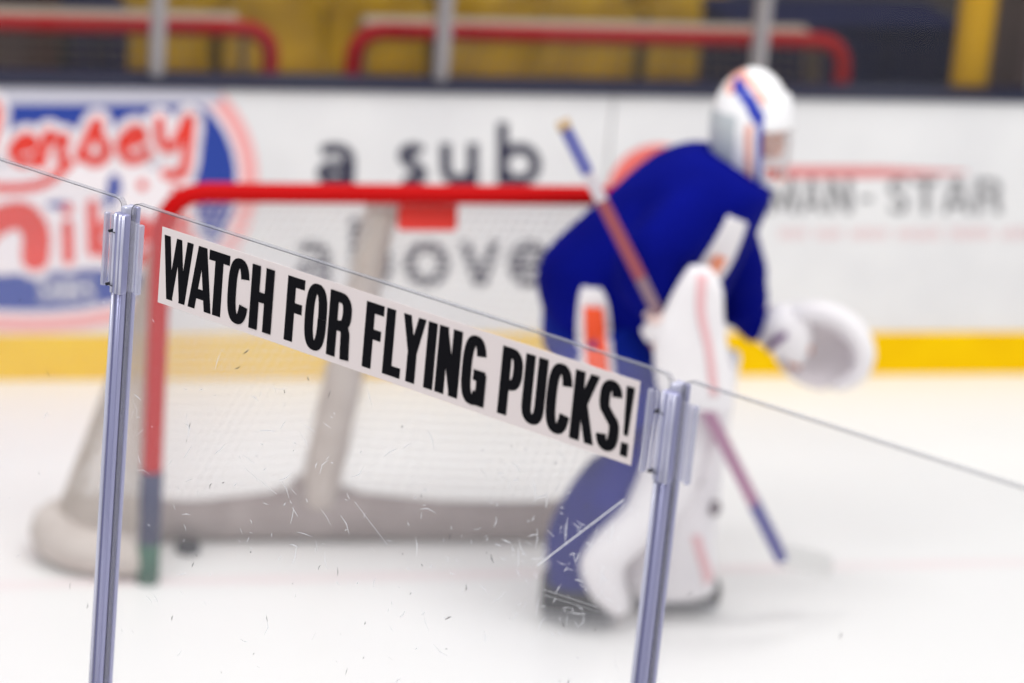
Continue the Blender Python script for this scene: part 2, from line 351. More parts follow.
# shield glass above the end boards
M_alu = mat('shield_post', (165, 160, 162), .4, .3)
px_ = [-.83, .207, 1.219, 2.40, 3.50]
post_lab = ('grey shield post at far left, left of the oval red and blue emblem', 'grey shield post above the oval red and blue emblem', 'grey shield post above the dark slogan lettering',
            'grey shield post just above the goalie mask', 'grey shield post at far right beyond the yellow padded pole')
pane_lab = ('clear shield pane over the left half of the oval emblem', 'clear shield pane between emblem and slogan, before the gap of the two spare goals',
            'clear shield pane over the slogan, before the middle of the wider spare goal', 'clear shield pane right of the goalie mask, before the yellow padded pole')
for i, x in enumerate(px_):
    o = MB().box((x-.026, WY+.035, 1.102), (x+.026, WY+.085, 3.0)).box((x-.012, WY+.02, 1.102), (x+.012, WY+.035, 3.0)).build('shield_post', M_alu, bevel=.004)
    tag(o, post_lab[i], 'post', 'shield posts on the end boards')
for i in range(len(px_)-1):
    a, c = px_[i]+.028, px_[i+1]-.028
    o = MB().box((a, WY+.055, 1.102), (c, WY+.067, 3.0)).build('shield_glass', M_far_panel)
    tag(o, pane_lab[i], 'glass', 'shield panes on the end boards')

# ------------------------------------------------------------------ behind the boards
M_seat = mat('seat_yellow', (196, 154, 0), .6, rgb2=(156, 118, 0), scale=5, spec=.2)
M_seat_leg = mat('seat_leg', (30, 30, 36), .5)
M_conc = mat('riser_concrete', (74, 62, 54), .85, rgb2=(58, 50, 46), scale=3)
for k in range(3):
    tag(MB().box((.27, 3.55+.7*k, 0), (3.15, 6.4, .12+.24*(k))).build('trim_%d' % (k+1), M_conc), kind='structure')
def seat():
    r = empty('stadium_seat')
    MB().rings([[Vector((-.21*q, -.2, .40)), Vector((.21*q, -.2, .40)), Vector((.22*q, .19, .37)), Vector((-.22*q, .19, .37))] for q in (1,)]+
               [[Vector((-.21, -.2, .44)), Vector((.21, -.2, .44)), Vector((.22, .19, .41)), Vector((-.22, .19, .41))]]).build('seat_pan', M_seat, r, bevel=.012)
    bk = MB(); R = []
    for t in range(6):
        z = .40+.42*t/5; y = .2+.07*t/5; hw = .22-(.05 if t == 5 else .015 if t == 4 else 0)
        R.append([Vector((-hw, y-.02, z)), Vector((-hw*.4, y+.02, z)), Vector((hw*.4, y+.02, z)), Vector((hw, y-.02, z)), Vector((hw, y+.01, z)), Vector((hw*.4, y+.05, z)), Vector((-hw*.4, y+.05, z)), Vector((-hw, y+.01, z))])
    bk.rings(R).build('seat_back', M_seat, r, True)
    for s in (-1, 1): MB().box((s*.18-.015, .08, 0), (s*.18+.015, .13, .39)).build('leg', M_seat_leg, r)
    return r
s0 = seat(); first = True
rown = ('front', 'middle', 'back')
for k in range(3):
    for i in range(6):
        x = .5+.47*i+0+.12*k+(.02 if i % 2 else 0)
        o = s0 if first else copy_tree(s0); first = False
        o.location = (x, 3.9+.7*k, .12+.24*k)
        tag(o, 'yellow plastic stadium seat in the %s row, %s from the left end' % (rown[k], ('first', 'second', 'third', 'fourth', 'fifth', 'sixth')[i]), 'seat', 'yellow seats behind the spare goals')
bw = MB().box((-9, 9, 0), (11, 9.2, 4)).build('wall_far', mat('far_wall', (120, 106, 92), .8)); tag(bw, kind='structure')
M_navy = mat('navy_vinyl', (3, 10, 54), .85, rgb2=(6, 14, 62), scale=2, spec=.08)
M_brown = mat('brown_panel', (96, 80, 76), .85, rgb2=(84, 68, 68), scale=3, spec=.1)
M_maroon = mat('maroon_fabric', (84, 66, 64), .85, rgb2=(66, 50, 54), scale=4, spec=.1)
def crate(name, lo, hi, m, label, cat, split=3):
    r = empty(name, ((lo[0]+hi[0])/2, (lo[1]+hi[1])/2, lo[2])); inv = Matrix.Translation(r.location).inverted()
    def p(mb, n, mm, bv=.01):
        o = mb.build(n, mm, r, bevel=bv); o.matrix_parent_inverse = inv; return o
    p(MB().box(lo, (hi[0], hi[1], hi[2]-.04)), 'body', m, .02)
    wd = (hi[0]-lo[0])/split
    for i in range(split): p(MB().box((lo[0]+wd*i+.012, lo[1]-.035, lo[2]+.05), (lo[0]+wd*(i+1)-.012, lo[1], hi[2]-.06)), 'front_pad', m, .015)
    p(MB().box((lo[0]-.01, lo[1]-.03, hi[2]-.04), (hi[0]+.01, hi[1]+.01, hi[2])), 'lid', m, .012)
    tag(r, label, cat); return r
crate('padded_bench', (2.72, 3.14, 0), (3.72, 3.6, 1.06), M_navy, 'dark navy padded bench block beside the yellow pole', 'bench')
crate('storage_cabinet', (.02, 3.14, 0), (.26, 3.5, 1.02), M_navy, 'navy storage cabinet seen through the left spare goal', 'cabinet', 2)
crate('equipment_locker', (-1.3, 3.14, 0), (-.01, 3.5, 1.45), M_maroon, 'dark brown equipment locker at far left behind boards', 'locker', 4)
crate('equipment_locker', (3.56, 2.25, 0), (5.2, 2.6, 2.0), M_brown, 'brown equipment locker at far right beside yellow pole', 'locker', 4)
yp = empty('padded_pole', (3.30, 2.03, 0)); tag(yp, 'tall yellow padded pole behind the right end of the boards', 'pole')
MB().tube([(0, 0, 0), (0, 0, 3)], .045, 14).build('pole', M_alu, yp, True)
MB().tube([(0, 0, .15), (0, 0, .17), (0, 0, 2.4), (0, 0, 2.42)], [.06, .07, .07, .06], 18).build('pad_sleeve', mat('pole_yellow', (206, 156, 0), .6, spec=.08), yp, True)
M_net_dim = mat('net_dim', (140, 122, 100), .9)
M_shelf = mat('net_shelf_beige', (176, 160, 142), .8)
def cross_frame(mb, W, r, z=1.22, c=.12):
    pts = [(0, 0, 0), (0, 0, .4), (0, 0, z-c)]+[(c-c*math.cos(a), 0, z-c+c*math.sin(a)) for a in (PI/8, PI/4, 3*PI/8, PI/2)]
    pts += [(W*.5, 0, z)]+[(W-c+c*math.sin(a), 0, z-c+c*math.cos(a)) for a in (0, PI/8, PI/4, 3*PI/8, PI/2)]+[(W, 0, .4), (W, 0, 0)]
    return mb.tube(pts, r, 14)
def strings(mb, S_, nu, nv, ru, su, sv):
    """cords over a surface S_(u,v): nu lines of constant u, nv lines of constant v"""
    for i in range(nu+1): mb.tube([S_(i/nu, j/su) for j in range(su+1)], ru, 3, False)
    for j in range(nv+1): mb.tube([S_(i/sv, j/nv) for i in range(sv+1)], ru, 3, False)
    return mb
def spare_goal(x, label):
    r = empty('spare_goal', (x, 2.1, 0)); tag(r, label, 'hockey goal', 'spare goals behind the end boards')
    cross_frame(MB(), 1.87, .032, 1.22, .10).build('goal_frame', M_red_far, r, True)
    MB().box((.06, .03, 1.195), (1.77, .20, 1.235)).build('net_shelf', M_shelf, r, bevel=.01)
    base = spline([(0, .03, .04), (-.07, .3, .04), (.1, .7, .04), (.6, .9, .04), (1.23, .9, .04), (1.73, .7, .04), (1.90, .3, .04), (1.83, .03, .04)], 6)
    MB().tube(base, .03, 8).build('base_frame', M_red, r, True)
    def sf(u, v):
        k = u*(len(base)-1); i = min(int(k), len(base)-2); t = k-i
        bp_ = Vector(base[i]).lerp(Vector(base[i+1]), t); tx = .05+1.73*min(1, max(0, (u-.15)/.7)); ty = .2*min(1, u/.15, (1-u)/.15)
        return Vector((tx, ty, 1.2)).lerp(bp_, v)
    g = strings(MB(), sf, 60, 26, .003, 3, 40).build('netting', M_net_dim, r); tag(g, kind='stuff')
    return r
spare_goal(.945, 'spare red hockey goal parked behind glass, centre, whole crossbar in view')
spare_goal(-1.225, 'spare red hockey goal parked behind glass at left, only right corner in view')

# ------------------------------------------------------------------ the goal on the ice
goal = empty('hockey_goal'); tag(goal, 'red framed hockey goal with white net on the ice behind goalie', 'hockey goal')
GW = 1.60
cross_frame(MB(), GW, .03).build('goal_frame', M_red, goal, True)
for x in (0, GW):
    tag(MB().tube([(x, 0, .13), (x, 0, .36)], .033, 16).build('post_sleeve', M_navyband, goal, True), 'dark navy band round the post')
    tag(MB().tube([(x, 0, .0), (x, 0, .13)], .034, 16).build('post_foot', M_greenband, goal, True), 'dark green foot of the post')
bp1 = [(-.02, .05, .075), (-.10, .06, .075), (-.20, .10, .08), (-.255, .18, .085), (-.24, .27, .085), (-.14, .325, .08), (.0, .335, .075), (.20, .325, .07), (.56, .315, .085), (.95, .29, .07), (1.25, .27, .07), (1.5, .27, .075), (1.64, .22, .08), (1.68, .13, .08), (1.66, .07, .075), (GW+.02, .05, .075)]
bs = spline(bp1, 6)
k1 = 36
MB().tube([(p[0], p[1], p[2]-.004) for p in bs[:k1+1]], [p[2]-.006 for p in bs[:k1+1]], 12, rx=[p[2]-.006 for p in bs[:k1+1]], side=(0, 0, 1)).build('base_pad', M_pad_pale, goal, True)
MB().tube([(p[0], p[1], p[2]-.004) for p in bs[k1:]], [p[2]-.012 for p in bs[k1:]], 12, rx=[p[2]-.006 for p in bs[k1:]], side=(0, 0, 1)).build('base_pad', M_pad_grey, goal, True)
MB().rings([[Vector((.56+s*wd, .32+t*.05, z)) for s, t in ((-1, -1), (1, -1), (1, 1), (-1, 1))] for z, wd in ((.06, .24), (.13, .16), (.17, .07), (.2, .06))]).build('base_gusset', M_pad_grey, goal, True, bevel=.01)
MB().tube(spline([(.56, .315, .1), (.60, .27, .45), (.635, .2, .8), (.66, .10, 1.12), (.665, .05, 1.18)], 5), [.062]*11+[.052]*10, 12).build('brace_pad', M_pad_pale, goal, True)
MB().box((.70, .015, 1.10), (.88, .04, 1.18)).build('net_tag', M_net_pad_red, goal, bevel=.01)['label'] = 'red rectangular pad under the crossbar'
def net_back(u, v):
    x0 = .02+(GW-.04)*u; k = k1-10+(len(bs)-1-2*(k1-10))*u; i = min(int(k), len(bs)-2); t = k-i
    B = Vector(bs[i]).lerp(Vector(bs[i+1]), t); B.z += .06
    p = Vector((x0, .012, 1.2)).lerp(B, v); p.y += .07*math.sin(PI*v)*math.sin(PI*u)**.5 if 0 < u < 1 else 0
    return p
o = strings(MB(), net_back, 52, 34, .0028, 8, 26).build('netting', M_net, goal); tag(o, kind='stuff')

def net_side(u, v):
    k = u*(k1-8); i = min(int(k), len(bs)-2); B = Vector(bs[i]).lerp(Vector(bs[i+1]), k-i); B.z += .05
    top = Vector((.0, .02, .62+.55*u)); return top.lerp(B, v**1.1)
o = strings(MB(), net_side, 26, 22, .0036, 6, 14).build('side_netting', mat('net_beige', (206, 194, 182), .9), goal); tag(o, kind='stuff')

# ------------------------------------------------------------------ near shield glass and its warning sign
# local frame along the glass line: x along the panels, y away from the viewer's side, z up from the top edge
GO, GA = (-.478, -3.093, 2.104), math.atan2(-.785, .619)
GL = -.031      # the whole glass line leans a little towards the ice
def rrect(x0, x1, z0, z1, r, n=5):
    o = []
    for cx, cz, a in ((x1-r, z1-r, 0), (x0+r, z1-r, 90), (x0+r, z0+r, 180), (x1-r, z0+r, 270)):
        o += [(cx+r*math.cos(math.radians(a+90*i/n)), cz+r*math.sin(math.radians(a+90*i/n))) for i in range(n+1)]
    return o
PB = -1.12
M_edge_line = mat('edge_line', (96, 96, 104), .5)
def scratches(panel, x0, x1, rnd, nw, nd, dense=None, extra=()):
    mw, md = MB(), MB()
    def fleck(mb, x, z, L, a, wd, y=-.0068):
        c, s_ = math.cos(a), math.sin(a); bend = rnd.gauss(0, .09)*L
        pts = [(x-c*L/2, z-s_*L/2), (x-s_*bend, z+c*bend), (x+c*L/2, z+s_*L/2)]; ws = (wd*.4, wd, wd*.3)
        vs = []
        for (px, pz), q in zip(pts, ws): vs += [(px-s_*q, y, pz+c*q), (px+s_*q, y, pz-c*q)]
        mb.add(vs, [(0, 1, 3, 2), (2, 3, 5, 4)])
    for i in range(nw):
        if dense and i % 3: cx, cz, sx, sz = dense[i % 2]; x, z = rnd.gauss(cx, sx), rnd.gauss(cz, sz)
        else: x, z = rnd.uniform(x0, x1), rnd.uniform(-.85, -.2)
        if not x0 < x < x1 or z > -.19: continue
        fleck(mw, x, z, rnd.choice((.006, .008, .012, .02, .035)), rnd.uniform(0, PI), rnd.uniform(.0004, .0010))
    for i in range(nd): fleck(md, rnd.uniform(x0, x1), rnd.uniform(-.85, -.2), rnd.choice((.004, .007, .012, .016)), rnd.gauss(1.5, .5), rnd.uniform(.0004, .001))
    for a, b_, wd in extra:
        n = 8
        for i in range(n):
            p = (a[0]+(b_[0]-a[0])*i/n, a[1]+(b_[1]-a[1])*i/n); q = (a[0]+(b_[0]-a[0])*(i+1)/n, a[1]+(b_[1]-a[1])*(i+1)/n)
            d = math.hypot(q[0]-p[0], q[1]-p[1]); nx, nz = -(q[1]-p[1])/d*wd, (q[0]-p[0])/d*wd; y = -.0068
            mw.add([(p[0]+nx, y, p[1]+nz), (p[0]-nx, y, p[1]-nz), (q[0]-nx, y, q[1]-nz), (q[0]+nx, y, q[1]+nz)], [(0, 1, 2, 3)])
    for mb, n, m in ((mw, 'white_scratches', M_scr_w), (md, 'dark_specks', M_scr_d)):
        o = mb.build(n, m, panel); tag(o, kind='stuff')
def glass_panel(x0, x1, label, **kw):
    r = empty('rink_glass', GO, GA, GL); tag(r, label, 'glass', 'near shield glass')
    out = rrect(x0, x1, PB, 0, .016)
    MB().add([(x, y, z) for y in (-.0063, .0063) for x, z in out], [tuple(range(len(out))), tuple(range(len(out), 2*len(out)))]).build('sheet', M_panel, r)
    e = MB(); n = len(out)
    e.add([(x, y, z) for y in (-.0063, .0063) for x, z in out], [(k, (k+1) % n, n+(k+1) % n, n+k) for k in range(n)]); e.build('polished_edge', M_edge, r)
    inn = rrect(x0+.0015, x1-.0015, PB+.0015, -.0015, .0145)
    MB().add([(x, y, z) for y in (-.0065,) for x, z in out]+[(x, -.0065, z) for x, z in inn], [(k, (k+1) % n, n+(k+1) % n, n+k) for k in range(n)]).build('edge_bevel', M_edge_line, r)
    scratches(r, x0+.03, x1-.03, **kw); return r
glass_panel(-1.203, .000, 'clear glass panel at left, in front of the oval red and blue emblem', rnd=random.Random(11), nw=26, nd=16)
glass_panel(.024, 1.219, 'clear glass panel in the middle that carries the warning sign', rnd=random.Random(5), nw=300, nd=52, dense=((.62, -.43, .36, .09), (1.06, -.36, .08, .08)),
    extra=[((.9991, -.3916), (1.1564, -.2278), .0012), ((1.015, -.428), (1.128, -.423), .0003), ((1.02, -.437), (1.13, -.430), .00025), ((.34, -.415), (.42, -.44), .0004), ((.60, -.40), (.68, -.455), .0004)])
glass_panel(1.243, 2.45, 'clear glass panel at right, in front of the empty ice', rnd=random.Random(9), nw=14, nd=7)
def glass_post(x, label):
    r = empty('glass_post', GO, GA, GL); tag(r, label, 'post', 'near shield posts')
    # extruded post: flat back bar, two round ribs on the viewer's side; highlight and shade are painted tones
    MB().box((x-.013, -.020, PB), (x+.013, -.007, -.165)).build('post_bar', M_post, r, bevel=.003)
    MB().box((x-.013, .007, PB), (x+.013, .018, -.012)).build('rear_bar', M_post, r, bevel=.003)
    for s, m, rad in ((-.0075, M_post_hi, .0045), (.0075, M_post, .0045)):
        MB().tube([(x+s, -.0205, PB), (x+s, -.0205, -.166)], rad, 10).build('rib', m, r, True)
    MB().box((x-.0022, -.0215, PB), (x+.0022, -.0185, -.166)).build('shade_strip', M_post_dark, r)  # flat dark strip, painted shade between the ribs
    MB().box((x-.0155, -.025, -.172), (x+.0155, -.008, -.022)).build('clamp_body', M_post, r, bevel=.004)
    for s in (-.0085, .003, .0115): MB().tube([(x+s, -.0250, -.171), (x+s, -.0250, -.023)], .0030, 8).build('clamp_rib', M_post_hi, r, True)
    MB().box((x-.007, -.016, -.028), (x+.007, .008, -.010)).build('post_cap', M_post_hi, r, bevel=.003)
    for s in (-1, 1):
        a, c = (x-.042, x-.013) if s < 0 else (x+.013, x+.045)
        zt, zb = (-.030, -.168) if s < 0 else (-.034, -.165)
        cl = MB().box((a, -.0105, zb), (c, -.0068, zt)).build('clear_clip', M_clip, r, bevel=.0015)
        e0 = a if s < 0 else c
        MB().box((e0-.004, -.018, zb), (e0+.004, -.0068, zt)).build('clip_edge', M_clip_edge, cl, bevel=.0025)
        k0 = e0+.010 if s < 0 else e0-.015
        MB().box((k0, -.0125, zb+.002), (k0+.005, -.0100, zt-.002)).build('clip_step', M_clip_edge, cl, bevel=.0006)
    for z in (-.058, -.158):
        sc = MB().tube([(x-.0195, -.028, z), (x-.0195, -.010, z)], .0030, 10).build('screw', M_screw, r, True)
        MB().tube([(x-.0175, -.026, z), (x-.004, -.0285, z)], .0010, 6).build('screw_shank', M_screw, sc)
    return r
glass_post(.012, 'lavender grey glass post left of the warning sign')
glass_post(1.231, 'lavender grey glass post right of the warning sign')
sign = empty('warning_sign', GO, GA, GL); tag(sign, 'long white sticker sign with black capitals reading WATCH FOR FLYING PUCKS!', 'sign')
s0_, s1_, zt, zb = .104, 1.163, -.0261, -.1673
MB().box((s0_, -.0076, zb), (s1_, -.0066, zt)).build('sign_face', M_sign, sign)
words = 'WATCH FOR FLYING PUCKS!'.split(); gap, sp = .046, .32
kern = {'WA': -.10, 'AT': -.165, 'TC': -.055, 'FL': .01, 'LY': -.07, 'PU': -.01, 'UC': -.02, 'CK': -.02, 'KS': -.015}
tot = sum(sum(caps(c)[1]+gap for c in wd)-gap+sum(kern.get(a+b_, 0) for a, b_ in zip(wd, wd[1:])) for wd in words)+sp*3
k = (s1_-s0_-.014)/tot; x = s0_+.007; ch = .1165; z0 = zb+.0115
for wd in words:
    f = Flat()
    for c, nx_ in zip(wd, wd[1:]+' '):
        g, gw = caps(c); f.p += [[(x+px*k, z0+py*ch) for px, py in p] for p in g.p]; x += (gw+gap+kern.get(c+nx_, 0))*k
    x += (sp-gap)*k
    f.mesh(lambda a, b_: (a, -.0079, b_)).build('lettering', M_black, sign)
# boards that carry the near glass
nb = empty('wall_near', (GO[0], GO[1], 0), GA); tag(nb, kind='structure')
for i in range(3): MB().box((-1.22+1.22*i+.002, -.06, 0), (-.002+1.22*i, .06, 2.104+PB)).build('dasher_panel', M_white_board, nb, bevel=.004)

# ------------------------------------------------------------------ the goalie (local frame: x the way he faces, y away, z up)
GREF, GROT = (1.451, -.320, 0), math.atan2(-.253, .968)
M_skin = mat('skin', (214, 158, 136), .5)
M_jersey = mat('jersey_blue', (3, 13, 124), .85, rgb2=(2, 9, 108), scale=5, bump=.25, spec=.06)
M_pants = mat('pants_blue', (8, 34, 140), .8, rgb2=(6, 28, 126), scale=6, bump=.2, spec=.08)
M_sock = mat('pad_back_blue', (18, 26, 128), .8, rgb2=(14, 20, 108), scale=7, spec=.1)
M_orange = mat('orange', (250, 84, 30), .6)
M_gearw = mat('gear_white', (244, 240, 242), .5, rgb2=(236, 231, 234), scale=6)
M_pinkline = mat('gear_pale_red', (236, 186, 190), .55)
M_palm = mat('glove_palm', (232, 206, 200), .7)
M_pocket = mat('glove_pocket', (226, 219, 222), .8, rgb2=(214, 206, 210), scale=12, spec=.1)
M_maskw = mat('mask_white', (246, 244, 246), .25)
M_maskg = mat('mask_grey', (192, 198, 202), .35)
M_maskb = mat('mask_blue', (30, 52, 170), .3)
M_masko = mat('mask_orange', (236, 172, 156), .35)
M_cage = mat('cage_white', (226, 222, 224), .4)
M_boot = mat('boot_black', (26, 26, 34), .45)
M_steel = mat('steel', (200, 200, 205), .25, 1)
M_white_pl = mat('holder_white', (228, 228, 232), .4)
M_purple = mat('glove_purple', (120, 90, 130), .6)
V = Vector
def pairs_loft(mb, prs, dep, n=18, e=2.0, y=None):
    """elliptical sections: each from a pair of outline points (back, front) and a half depth across"""
    R = []
    for i, (a, b_) in enumerate(prs):
        a, b_ = V(a), V(b_); c = (a+b_)/2; h = (b_-a)/2; dd = dep[i] if hasattr(dep, '__len__') else dep; row = []
        for k in range(n):
            t = 2*PI*k/n; cs, sn = math.cos(t), math.sin(t)
            row.append(c+h*math.copysign(abs(cs)**(2/e), cs)+V((0, dd, 0))*math.copysign(abs(sn)**(2/e), sn))
        R.append(row)
    return mb.rings(R)
def smooth_pairs(prs, dep, n=4):
    q = spline([tuple(a)+tuple(b_)+(d,) for (a, b_), d in zip(prs, dep)], n)
    return [(t[:3], t[3:6]) for t in q], [t[6] for t in q]
# body: one continuous skin
bd_ = MB()
bd_.tube([(-.21, 0, .92), (-.14, 0, 1.06), (-.01, 0, 1.2), (.08, 0, 1.31), (.13, 0, 1.37), (.165, 0, 1.44)], [.14, .13, .145, .12, .075, .058], 16, rx=[.17, .155, .18, .17, .09, .058], side=(0, 1, 0))
bd_.ball((.185, 0, 1.556), .098, .077, .118, 20, 14, Matrix.Rotation(.12, 3, 'Y'))
bd_.ball((.255, 0, 1.483), .034, .042, .034, 12, 8)                                   # jaw and chin
bd_.tube([(.268, 0, 1.586), (.292, 0, 1.546), (.283, 0, 1.533)], [.012, .017, .012], 8)  # nose
bd_.tube([(.268, -.024, 1.503), (.278, 0, 1.505), (.268, .024, 1.503)], .009, 8)        # lips
for s in (-1, 1): bd_.ball((.178, s*.078, 1.551), .022, .012, .032, 10, 8)               # ears
bd_.tube([(.03, -.16, 1.33), (-.09, -.27, 1.18), (-.02, -.24, 1.03)], [.065, .05, .04], 12)
bd_.tube([(.12, .16, 1.31), (0.209, 0.26, 1.011), (0.306, 0.29, 0.841), (.40, .31, .82)], [.065, .05, .04, .036], 12)
for hx, hy, hz, dx in ((-.02, -.24, 1.0, -.02), (.40, .31, .81, .05)):                  # hands: palm, four fingers, thumb
    bd_.ball((hx, hy, hz), .04, .022, .05, 12, 8)
    for i in range(4): bd_.tube([(hx-.024+.016*i, hy, hz-.03), (hx-.024+.016*i+dx*.3, hy-.012, hz-.072+.004*abs(i-1.5)), (hx-.02+.016*i, hy-.036, hz-.084)], [.010, .009, .008], 8)
    bd_.tube([(hx+.03, hy, hz+.01), (hx+.055, hy-.02, hz-.015), (hx+.058, hy-.03, hz-.04)], [.012, .010, .009], 8)
bd_.tube([(-.19, -.09, .93), (-.0, -.14, .60), (-.17, -.085, .12)], [.10, .07, .045], 14)
bd_.tube([(-.17, .09, .93), (.10, .1, .58), (.10, .07, .11)], [.10, .07, .045], 14)
bd_.tube([(-.23, -.085, .085), (-.10, -.085, .065)], [.034, .026], 10); bd_.tube([(.06, .07, .085), (.20, .07, .06)], [.034, .026], 10)
person = remesh(bd_.build('person', M_skin), .011, 3)
person.location = GREF; person.rotation_euler = (0, 0, GROT)
tag(person, 'crouching hockey goalie in blue jersey, white mask and white pads, facing right', 'person')
def wear(mb, name, m, parent=person, smooth=True, vox=None, sm=4, bevel=0):
    o = mb.build(name, m, None, smooth, bevel)
    if vox: remesh(o, vox, sm)
    o.parent = parent; return o
for s in (-1, 1): wear(MB().ball((.262, s*.032, 1.564), .013, .013, .012, 12, 8), 'eye', mat('eye', (60, 44, 40), .2))
# jersey
prs = [((-0.363, 0, 0.93), (0.013, 0, 0.775)), ((-0.394, -0, 1.026), (0.104, 0, 0.867)), ((-0.369, -0, 1.12), (0.156, 0, 1.01)), ((-0.229, 0, 1.273), (0.21, 0, 1.167)), ((-0.102, 0, 1.407), (0.255, 0, 1.298)), ((0.013, 0, 1.464), (0.267, 0, 1.353)), ((0.106, -0, 1.46), (0.253, -0, 1.37))]
j = MB(); pairs_loft(j, *smooth_pairs(prs, [.20, .23, .25, .265, .26, .20, .10]), n=28)
j.tube(spline([(.06, -.15, 1.345), (.0, -.22, 1.28), (-.085, -.27, 1.18), (-.03, -.25, 1.08), (.0, -.24, 1.05)], 4), [.10]*6+[.10]*5+[.09]*6, 16)
j.tube(spline([(.11, .15, 1.31), (.15, .22, 1.17), (0.209, 0.26, 1.011), (0.241, 0.28, 0.902), (0.307, 0.29, 0.834)], 4), [.11]*5+[.095]*4+[.085]*4+[.06]*4, 16)
jersey = wear(j, 'jersey', M_jersey, vox=.014, sm=5)
jersey['label'] = 'royal blue jersey'
# pants
p = MB(); pairs_loft(p, *smooth_pairs([((-0.339, 0, 1.046), (0.069, -0, 0.864)), ((-0.37, -0, 0.951), (0.048, 0, 0.784)), ((-0.361, -0, 0.828), (0.029, 0, 0.736))], [.19, .215, .2]), n=24)
p.tube([(-0.201, -0.12, 0.927), (-0.115, -0.14, 0.773), (-0.063, -0.15, 0.672)], [.155, .145, .12], 16); p.tube([(-0.158, 0.1, 0.858), (-0.015, 0.11, 0.693), (0.068, 0.099, 0.592)], [.155, .14, .12], 16)
pants = wear(p, 'pants', M_pants, vox=.015, sm=4)
from mathutils.bvhtree import BVHTree
def decal(quads, targets, name, m, lift=.004, nu=10, parent=person):
    """strip laid on the near side of the clothing: rows of (edge, edge) points projected along y"""
    tr = []
    for t in targets:
        me = t.data; tr.append(BVHTree.FromPolygons([v.co for v in me.vertices], [tuple(q.vertices) for q in me.polygons]))
    rows = spline([tuple(a)+tuple(b_) for a, b_ in quads], 6); vs = []; fs = []
    for r_ in rows:
        for k_ in range(nu+1):
            q = V(r_[:3]).lerp(V(r_[3:]), k_/nu); best = None
            for t in tr:
                h = t.ray_cast(V((q.x, -2, q.z)), V((0, 1, 0)))
                if h[0] is not None and (best is None or h[0].y < best): best = h[0].y
            vs.append((q.x, (best if best is not None else q.y)-lift, q.z))
    for i in range(len(rows)-1):
        for k_ in range(nu): fs.append((i*(nu+1)+k_, i*(nu+1)+k_+1, (i+1)*(nu+1)+k_+1, (i+1)*(nu+1)+k_))
    o = MB().add(vs, fs).build(name, m, parent, True)
    sd = o.modifiers.new('cloth', 'SOLIDIFY'); sd.thickness = .003; sd.offset = 0
    return o
decal([((-0.263, -0.24, 1.082), (-0.209, -0.24, 1.089)), ((-0.27, -0.24, 1.033), (-0.185, -0.24, 1.046)), ((-0.267, -0.24, 0.931), (-0.166, -0.24, 0.946)), ((-0.247, -0.24, 0.796), (-0.142, -0.24, 0.805))], [pants, jersey], 'pants_stripe', M_gearw, .004)['label'] = 'white border of the pants stripe'
decal([((-0.253, -0.24, 1.029), (-0.199, -0.24, 1.036)), ((-0.242, -0.24, 0.933), (-0.182, -0.24, 0.941)), ((-0.219, -0.24, 0.799), (-0.16, -0.24, 0.804))], [pants, jersey], 'pants_stripe', M_orange, .016)['label'] = 'orange core of the pants stripe'
decal([((0.127, -0.2, 1.339), (0.186, -0.201, 1.308)), ((0.099, -0.201, 1.272), (0.173, -0.2, 1.239)), ((0.061, -0.2, 1.197), (0.147, -0.2, 1.157)), ((0.023, -0.2, 1.111), (0.095, -0.201, 1.075))], [jersey], 'jersey_stripe', M_gearw, .004)['label'] = 'white stripe across the chest'
decal([((0.104, -0.2, 1.219), (0.14, -0.2, 1.201)), ((0.075, -0.201, 1.163), (0.114, -0.2, 1.142)), ((0.054, -0.2, 1.113), (0.087, -0.2, 1.095))], [jersey], 'jersey_stripe', mat('orange_pale', (240, 150, 116), .6), .014)['label'] = 'pale orange core of the chest stripe'
# mask: shell with a face opening, back plate, cage
def mask_pt(th, ph, k=1):
    x = .110*math.sin(th)*math.cos(ph); y = .108*math.sin(th)*math.sin(ph); z = .165*math.cos(th)
    if z < 0: x += .30*abs(z)*max(0, .55+.45*math.cos(ph)) - .02*abs(z); y *= 1-.9*abs(z); z *= 1.16
    if math.cos(ph) > 0 and 0 < z < .1: x += .012*math.cos(ph)
    return V((.182+x*k, y*k, 1.537+z*k))
def seg_d(x, z, pl):
    best = 9
    for (a, b_), (c, d) in zip(pl, pl[1:]):
        t = max(0, min(1, ((x-a)*(c-a)+(z-b_)*(d-b_))/((c-a)**2+(d-b_)**2))); best = min(best, math.hypot(x-a-t*(c-a), z-b_-t*(d-b_)))
    return best
NU, NV = 132, 84; mk = MB(); vs = [mask_pt(PI*(j_+.001)/NV if j_ == 0 else PI*min(j_, NV-.02)/NV, 2*PI*k_/NU) for j_ in range(NV+1) for k_ in range(NU)]; fs = []; mi = []
